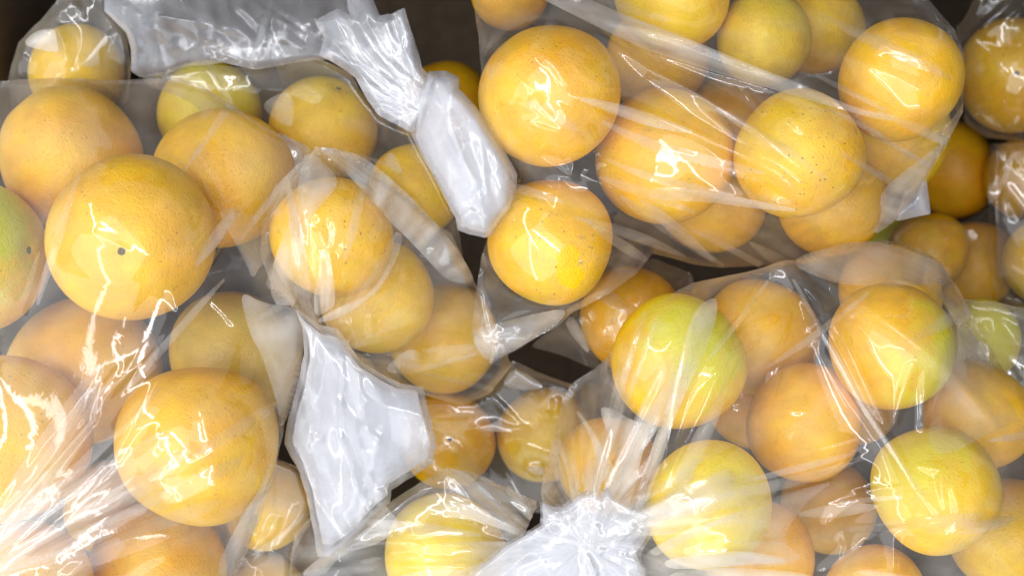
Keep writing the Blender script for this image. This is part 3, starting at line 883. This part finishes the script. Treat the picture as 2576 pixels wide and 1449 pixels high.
oW = O("740,770,.055 800,815,.055 850,826,.05 880,870,.05 905,905,.05 960,940,.045 1010,965,.04 1065,972,.035 1072,1010,.04 1085,1060,.04 1097,1100,.04 1095,1112,.04 1102,1122,.035 1092,1132,.035 "
       "1090,1160,.03 1040,1198,.03 985,1232,.03 982,1262,.03 930,1310,.025 880,1365,.02 830,1400,.015 800,1400,.01 790,1340,.015 770,1240,.03 745,1170,.035 715,1115,.04 "
       "735,1020,.05 752,960,.05 765,890,.055 760,820,.055")
cW = [(Q(11, a), h, w) for a, h, w in (("1120,20 1200,220 1310,510", 4, 14), ("1360,0 1500,130 1550,190", 3, 10), ("1240,440 1300,620 1260,780 1180,850 1260,970 1400,910", 4, 14),
      ("1300,540 1340,700", 3, 10), ("640,0 690,120 710,300", 4, 14), ("860,110 920,100 1000,120", 3, 10), ("840,200 930,160", 2, 8), ("1400,730 1440,840", 2.5, 9), ("1550,600 1560,760", 3, 14), ("1420,220 1500,440", 2.5, 14))]
cW += [(Q(5, "120,160 130,420 70,680 40,900"), 4, 26), (Q(5, "215,230 300,400 420,560 600,640"), 3, 22), (Q(5, "180,510 330,580 460,720"), 3, 18), (Q(5, "470,440 560,600 760,640"), 3, 22), (Q(5, "450,700 520,800"), 2, 8)]
ch = []
for k, (dz, sd_) in enumerate(((0, 71), (-.014, 72))):
    sheet(ch, oW, (), [(c[0], c[1] * .6, c[2] * 1.2) for c in cW] if k == 0 else [], base=.32 + .5 * k, nband=6 * (1 - k), edge=50, shrink=.10 * k, seed=sd_, crumple=3, cscale=420, zoff=dz, lower=(k == 1), st=4, ncr=9, dirs=(75, 60, 95), hmm=(.4, 1.3), fade=12, rag=2.6,
          bulge=([(830, 860), (905, 1050), (880, 1330)], 210, .012))
add_film(rC, "tail", ch, M_BUNCH)

# ---- top right bag
oR = O("1195,-160,-.03 1191,0,-.02 1205,110,-.005 1211,180,0 1203,230,.005 1208,290,.005 1262,385,.005 1296,450,.01 1286,530,.01 1228,595,.01 1210,650,.01 1197,740,.01 1186,838,.01 1200,870,.01 "
       "1232,918,.012 1300,880,.015 1410,815,.015 1442,784,.01 1545,730,.005 1600,690,0 1642,638,-.005 1732,662,-.02 1858,672,-.025 1960,668,-.025 2059,650,-.02 2185,594,-.015 2256,556,-.01 2331,453,-.005 "
       "2387,353,0 2422,282,.0 2428,190,.0 2424,131,-.005 2402,76,-.01 2336,0,-.02 2300,-160,-.03")
cR = [(Q(3, a), h, w) for a, h, w in (("-600,-20 -200,110 0,150 200,200 800,440 1030,540 1250,590 1460,560", 5, 18), ("-250,120 0,250 300,350 650,450 950,540", 4, 16),
      ("-540,-60 -170,220 0,340 250,470 520,640 780,865", 7, 20), ("-300,480 0,570 280,690 640,865 830,1050", 5, 16), ("380,870 550,910", 2.5, 10), ("-200,940 250,950 560,1010 810,1060", 4, 16),
      ("400,1010 730,1140 450,1210", 3, 14), ("450,1220 850,1050 1250,780 1520,590", 4, 16), ("600,1230 1000,1050 1400,800 1550,640", 4, 16), ("700,1250 1100,1020 1380,860", 3, 14),
      ("470,380 500,480 570,580 590,530", 2, 9), ("635,460 700,580 780,665", 2.2, 9), ("415,400 440,480", 1.5, 8), ("580,0 600,100 585,180", 2.5, 10), ("1120,10 1240,150 1380,180 1540,240", 2.5, 10),
      ("1130,650 1165,780", 2.5, 10), ("250,970 180,1030 135,1100", 2, 9), ("340,0 310,70 200,130", 2.2, 9), ("0,120 30,60 200,115", 2, 9), ("780,0 800,300 790,450", 3, 24), ("1540,230 1570,300", 2, 8))]
cR += [(Q(2, a), h, w) for a, h, w in (("1090,610 1430,740 1510,745", 4, 12), ("1300,480 1500,510 1705,570", 4, 14), ("1420,760 1705,870", 4, 12), ("1140,250 1240,330 1300,430 1380,330", 3, 14), ("1120,250 1150,180 1240,130", 2, 10),
      ("1290,450 1360,380 1540,460", 3, 14), ("1130,480 1160,530", 2, 8), ("1270,530 1300,610 1400,640 1445,740", 2.4, 10), ("920,640 1010,745 980,690", 2.2, 10), ("1050,790 1240,830 1320,870 1320,800", 2.2, 10),
      ("1270,900 1230,1050", 2, 9), ("1360,1320 1540,1270 1705,1240", 2.5, 11), ("1080,760 1240,830", 2.2, 9), ("1150,650 1400,760", 3, 10), ("1450,820 1705,890", 3, 11), ("1380,560 1705,660", 3, 14))]
cR += [(Q(12, a), h, w) for a, h, w in (("80,660 160,540 130,340", 3, 14), ("130,740 250,650 470,600 750,520", 4, 16), ("220,790 240,860 300,880", 3, 12), ("340,700 390,740 260,800", 3, 12), ("640,680 700,560", 2.5, 12),
      ("100,470 70,640 120,800", 4, 16), ("1000,190 1250,120 1449,60", 3, 18))]
ch = []
sheet(ch, oR, S("R"), cR, base=.05, contact=.5, seed=81, ncr=8, nband=20, dirs=(20, 26, 32, 38), hmm=(.4, 1.4), st=4,
      folds=[(Q(3, "-640,-60 -400,-60 -250,20 0,120 200,195 500,320 800,435 1030,540 1250,590 1200,610 950,545 650,455 300,355 0,255 -250,140"), 1.6),
             (Q(3, "0,940 250,945 560,1005 815,1060 600,1050 300,1010 0,1000"), 1.4),
             (Q(3, "1090,1200 1240,1105 1380,890 1500,690 1350,800 1150,960 1170,1080"), 1.6),
             (Q(12, "85,800 180,935 650,665 700,560 480,600 250,660 90,700"), 1.3),
             (Q(2, "1300,478 1500,505 1720,570 2000,680 1720,640 1500,560"), 1.3),
             (Q(2, "1380,560 1720,700 2100,800 2350,880 2100,860 1700,760"), 1.0),
             (Q(2, "1420,760 1700,865 2100,960 2300,1030 2000,990 1650,890"), 1.2)])
rR = bag_root("large clear bag at the top right stretched in long diagonal creases over many oranges", oR, -.07)
add_film(rR, "film", ch, M_FILM)
ch = []
sheet(ch, O("2256,556,-.012 2341,539,-.008 2337,500,-.006 2331,453,-.004 2318,448,-.004 2290,500,-.006 2240,540,-.01"), (), [(Q(0, "2270,530 2320,480"), 2, 12)], base=.5, seed=91, crumple=4, cscale=60, lower=False, ncr=3)
add_film(rR, "torn_corner", ch, M_BUNCH)

# ---- shadowed bag between the two right bags
oK = O("1335,872,-.07 1400,815,-.05 1450,780,-.04 1560,700,-.04 1640,650,-.05 1740,690,-.05 1760,780,-.06 1640,900,-.08 1515,930,-.08 1440,905,-.08")
ch = []
sheet(ch, oK, S("K"), [(Q(12, "740,600 870,920"), 4, 18), (Q(12, "750,600 900,730 930,740 880,660"), 3, 12), (Q(12, "1280,350 1180,460 1160,560"), 2.5, 10), (Q(12, "860,480 1140,610"), 2.5, 14)], base=.06, contact=.5, seed=101, low_base=.015, ncr=10,
      folds=[(Q(12, "660,660 740,595 880,925"), 1.6), (Q(12, "980,420 1160,610 1130,640 860,490"), 1.2)])
rK = bag_root("shadowed clear bag wedged between the top right bag and the knotted bag", oK, -.12)
add_film(rK, "film", ch, M_FILM)

# ---- sunken bag in the middle
oM = O("1040,1010,-.05 1120,1000,-.05 1190,1005,-.05 1240,975,-.05 1290,905,-.045 1350,935,-.05 1436,965,-.045 1470,1060,-.05 1430,1200,-.06 1360,1290,-.07 1100,1260,-.07 1020,1130,-.06")
ch = []
sheet(ch, oM, S("M"), [(Q(8, "200,290 400,270 490,300 700,300"), 3, 14), (Q(8, "880,30 900,100 870,180"), 2.5, 12), (Q(8, "650,600 800,590"), 3, 12), (Q(5, "1190,400 1290,480 1380,520"), 3, 16)], base=.06, contact=.35, low_base=.015, seed=111, ncr=14,
      folds=[(Q(8, "210,295 400,240 500,150 440,270 720,300 480,310"), 3.2), (Q(8, "640,590 800,575 790,660 700,640"), 3.4), (Q(5, "1200,395 1390,520 1130,515"), 1.6)])
rM = bag_root("sunken clear bag holding two deep set oranges in the middle of the heap", oM, -.14)
add_film(rM, "film", ch, M_FILM)

# ---- bag squeezed under the left bag
oS = O("560,1180,-.02 690,1150,-.01 758,1178,-.015 783,1265,-.02 768,1335,-.03 735,1392,-.035 728,1480,-.04 720,1580,-.05 520,1580,-.05 540,1300,-.03")
ch = []
sheet(ch, oS, S("S"), [(Q(11, "420,1030 540,900 520,1000 240,1220"), 3, 10), (Q(11, "280,1130 450,1090"), 2.5, 9), (Q(11, "240,1220 480,1080"), 3, 10), (Q(11, "270,1310 430,1215"), 2.5, 9), (Q(11, "500,1200 860,740"), 3, 16)], base=.12, contact=.25, seed=121, ncr=10,
      folds=[(Q(11, "870,700 840,830 560,1130 480,1210 240,1230 500,1100 780,860"), 1.6)])
rS = bag_root("narrow clear bag squeezed between the left bag and the white tail near the bottom", oS, -.12)
add_film(rS, "film", ch, M_FILM)

# ---- tent of film at the bottom centre
oF = O("1125,1175,.032 1190,1187,.026 1291,1233,.02 1352,1262,.025 1330,1320,.03 1316,1345,.03 1300,1580,.02 690,1580,-.01 725,1470,-.01 733,1395,-.015 741,1340,-.01 783,1296,.0 806,1335,.01 850,1362,.02 900,1320,.025 979,1263,.03 1060,1210,.032")
cF = [(Q(5, a), h, w) for a, h, w in (("870,905 1000,1070 1250,1230", 6, 22), ("980,930 1100,1050 1240,1230", 4, 14), ("620,1280 820,1220 1030,1220", 2.5, 9), ("580,1300 900,1290 1130,1310", 2.5, 12), ("250,1449 280,1390 330,1340 550,1280 740,1285", 5, 14),
      ("490,1400 1050,1400", 3, 12), ("870,905 760,1000 560,1130 350,1290", 5, 26), ("680,1100 620,1170", 2.5, 9), ("720,1215 640,1270 620,1290", 2.5, 8), ("520,1330 900,1380", 2, 12), ("990,940 1200,1060 1330,1130", 3, 14), ("100,1180 110,1260 180,1340", 4, 14), ("160,1320 210,1230", 3, 12))]
ch = []
sheet(ch, oF, S("F"), cF, base=.09, contact=.35, seed=131, ncr=6, nband=8, gather=(1400, 1370, 160), st=4,
      folds=[(Q(5, "870,908 980,930 1250,1228 1120,1150 1000,1070"), 1.3), (Q(5, "560,1100 580,1080 350,1270 110,1449 260,1449 330,1345 550,1280 640,1180"), 2.0), (Q(8, "-420,1500 -300,1420 0,1380 200,1410 200,1500"), 1.5)] + fan((1400, 1370), 120, 200, 7, 80, 330, 46, rng0, 1.1))
rF = bag_root("tent shaped clear bag peaking at the bottom centre, left of the white knot", oF, -.06)
add_film(rF, "film", ch, M_FILM)

# ---- knotted bag, lower right
oB = O("1969,656,.045 1850,690,.03 1741,712,.012 1606,794,.005 1536,888,0 1495,928,-.01 1440,962,-.012 1412,1010,-.012 1402,1060,-.005 1385,1130,.005 1360,1240,.03 1370,1290,.045 1300,1600,.03 2720,1650,0 2720,1160,-.01 2576,985,0 "
       "2500,885,0 2466,835,-.005 2407,718,-.015 2366,657,-.02 2300,622,-.02 2220,604,-.015 2100,622,.01")
G_B = (1470, 1350, 190)
cB = [(Q(6, a), h, w) for a, h, w in (("895,100 1020,250 1150,470 1250,680 1335,850", 8, 24), ("900,98 1080,190 1280,330 1490,490 1610,590 1760,760 1840,900", 8, 22), ("1335,850 1380,680 1430,540 1490,495", 4, 14),
      ("1490,500 1480,690 1475,800 1540,680 1600,600", 3.5, 12), ("870,95 960,250 1060,430 1200,690 1340,900 1450,1090 1570,1220", 6, 22), ("945,260 890,450 820,680 690,900 560,1000 450,1060", 4, 16), ("945,270 940,380", 2, 10),
      ("330,1130 400,700 480,350 560,240", 7, 20), ("300,1150 520,750 640,500 860,350", 7, 20), ("270,1330 500,1230 870,1110 1250,1010", 7, 18), ("330,1370 700,1350 940,1390", 5, 14), ("380,1420 1000,1440", 3, 14),
      ("1400,970 1550,990 1565,1190", 3, 12), ("1400,970 1480,1060 1560,1190", 3, 12), ("1620,850 1700,920 1820,1000", 3.5, 12), ("1620,830 1640,900", 2, 9), ("1620,1010 1600,1080 1640,1200", 3, 10), ("1600,1000 1640,1030 1630,1100", 2, 9),
      ("1230,1100 1100,1190 1060,1230", 4, 16), ("1240,1300 1120,1390 1020,1449", 4, 14), ("1120,1260 1150,1320 1120,1390", 3, 10), ("1390,1260 1370,1449", 3, 12), ("1620,1230 1570,1449", 3.5, 14), ("650,220 680,250", 1.5, 8),
      ("720,570 700,700 640,720", 2.5, 10), ("720,590 620,740 600,790", 2.5, 10), ("630,700 480,900 330,1130", 4, 14), ("900,860 990,740 900,740", 1.6, 8), ("1650,420 1720,640 1909,760", 3, 18), ("1600,340 1760,600 1909,700", 4, 22), ("1020,230 1090,180", 2, 9))]
cB += pleats(G_B, 8, 112, 34, 60, 420, rng0, (2, 5), (6, 14))
ch = []
sheet(ch, oB, S("B"), cB, base=.055, contact=.5, seed=141, ncr=8, nband=18, gather=G_B, hmm=(.5, 1.5), st=4,
      folds=[(Q(6, "480,300 600,235 570,420 440,690 350,900 250,1140 240,1100 330,830 400,640"), 2.0),
             (Q(8, "1780,0 1880,0 1790,330 1640,800 1490,1050 1480,980 1600,700 1700,380"), 1.8),
             (Q(8, "1220,110 1330,120 1490,220 1640,250 1560,520 1480,900 1360,850 1370,640 1330,400"), 1.6),
             (Q(8, "940,0 1100,180 1290,470 1370,650 1340,860 1230,640 1160,320"), 1.2),
             (Q(6, "870,98 905,140 1100,480 1340,900 1570,1220 1400,1020 1190,710 1040,430"), 1.2),
             (Q(6, "320,1180 560,700 650,540 610,760 400,1190"), 1.0), (Q(6, "270,1330 830,1110 1200,1010 1010,1080 850,1300 1000,1390 400,1449 270,1449"), .55), (Q(6, "280,1340 520,1225 860,1115 560,1240 330,1370"), .9),
             (Q(6, "1450,1000 1600,340 1660,340 1909,820 1909,760"), .5),
             (Q(6, "870,96 1150,12 1300,8 1550,100 1600,200 1400,200 1100,200"), .9)] + fan(G_B, 8, 112, 9, 90, 380, 46, rng0, 1.2) + fan(G_B, 6, 78, 8, 110, 500, 76, rng0, 1.2) + [(Q(6, "340,1385 520,1350 720,1338 940,1385 720,1400 400,1425"), 2.2), (Q(6, "380,1425 700,1410 1010,1440 1000,1500 380,1500"), 1.6)])
rB = bag_root("large clear bag at the lower right, tied in a white knot with creases fanning out", oB[:-8], -.07)
add_film(rB, "film", ch, M_FILM)
oX = O("1355,1258,.055 1358,1315,.06 1320,1340,.06 1253,1379,.055 1185,1430,.05 1140,1520,.05 1120,1620,.05 1690,1620,.06 1640,1470,.065 1612,1395,.07 1650,1330,.065 1700,1270,.06 1640,1285,.07 1590,1268,.07 1550,1245,.07 "
       "1530,1210,.065 1512,1240,.068 1498,1234,.068 1453,1240,.065 1415,1270,.06 1385,1268,.058")
cX = [(Q(8, a), h, w) for a, h, w in (("750,850 780,1010 960,900 1200,790", 4, 14), ("1110,880 1200,930 1270,900", 3, 12), ("1200,1030 1220,1160", 3, 10), ("1340,1240 1400,1150 1540,1050", 4, 12), ("1390,1350 1450,1200 1620,1060", 4, 12),
      ("1110,1270 1200,1449", 3, 10), ("600,1449 830,1340", 3, 10), ("640,1110 860,1020 930,1090", 4, 16), ("940,1090 1100,980 1280,880", 3, 14), ("200,1400 430,1300 640,1120", 3, 18), ("840,1190 860,1230", 2, 8), ("1230,1230 1260,1270", 2, 8))]
cX += pleats((1470, 1440), 15, 165, 9, 110, 260, rng0, (1, 2.2), (10, 20))
ch = []
for k, (dz, sd_) in enumerate(((0, 151), (-.014, 152))):
    sheet(ch, oX, (), [(c[0], c[1] * .55, c[2] * 1.2) for c in cX] if k == 0 else [], base=.27 + .4 * k, nband=6 * (1 - k), edge=70, shrink=.08 * k, seed=sd_, crumple=4, cscale=330, zoff=dz, lower=(k == 1), st=4, ncr=0, gather=(1470, 1370, 1), hmm=(.5, 1.8), fade=12,
          rag=2.4)
add_film(rB, "knot", ch, M_BUNCH)

# ---- bags at the right edge
oE = O("2405,70,-.13 2440,20,-.12 2480,-60,-.11 2780,-60,-.11 2780,330,-.12 2576,357,-.13 2480,346,-.14 2425,308,-.14")
ch = []
sheet(ch, oE, S("E"), [(Q(3, "1640,180 1700,110 1840,0"), 4, 14), (Q(3, "1560,100 1680,-20"), 3, 14), (Q(3, "1800,120 1875,50"), 3, 12)], base=.045, contact=.4, seed=161, ncr=16)
rE = bag_root("clear bag in the upper right corner over a dark orange with a stem scar", oE, -.10)
add_film(rE, "film", ch, M_FILM)
oD = O("2492,362,-.12 2487,567,-.12 2494,700,-.11 2510,765,-.10 2780,800,-.09 2780,330,-.10")
ch = []
sheet(ch, oD, [s for s in S("X") if s[2] > -.165], [(Q(10, "655,970 680,1060 740,1070"), 4, 12), (Q(10, "620,300 610,700 620,1060"), 3, 14), (Q(10, "700,1120 767,1060"), 4, 12)], base=.04, contact=.5, seed=171, ncr=12)
rD = bag_root("clear bag in deep shade at the right edge below the stemmed dark orange", oD, -.13)
add_film(rD, "film", ch, M_FILM)
oV = O("2190,600,-.12 2290,545,-.13 2420,560,-.13 2488,520,-.13 2500,760,-.12 2420,760,-.12 2330,680,-.11")
ch = []
sheet(ch, oV, [], [(Q(10, "360,790 470,670 580,780"), 4, 18), (Q(10, "280,760 480,1010"), 4, 20)], base=.05, seed=181, ncr=8, lower=False)
rV = bag_root("sagging clear bag in the dark gap at the right, above the knotted bag's shoulder", oV, -.13)
add_film(rV, "film", ch, M_FILM)
oY = O("2424,752,-.03 2500,758,-.03 2576,775,-.02 2780,800,-.02 2780,1120,-.03 2560,1060,-.04 2440,1000,-.04")
ch = []
sheet(ch, oY, S("Y"), [(Q(10, "560,1180 600,1250"), 3, 12), (Q(10, "640,1160 767,1330"), 4, 18), (Q(10, "480,1080 600,1100 767,1160"), 4, 16)], base=.18, contact=.4, seed=191, ncr=14,
      folds=[(Q(10, "430,1340 520,1270 600,1300 580,1430 470,1400"), 2.4)])
rY = bag_root("clear bag over a pale green fruit behind the knotted bag at the right edge", oY, -.10)
add_film(rY, "film", ch, M_FILM)
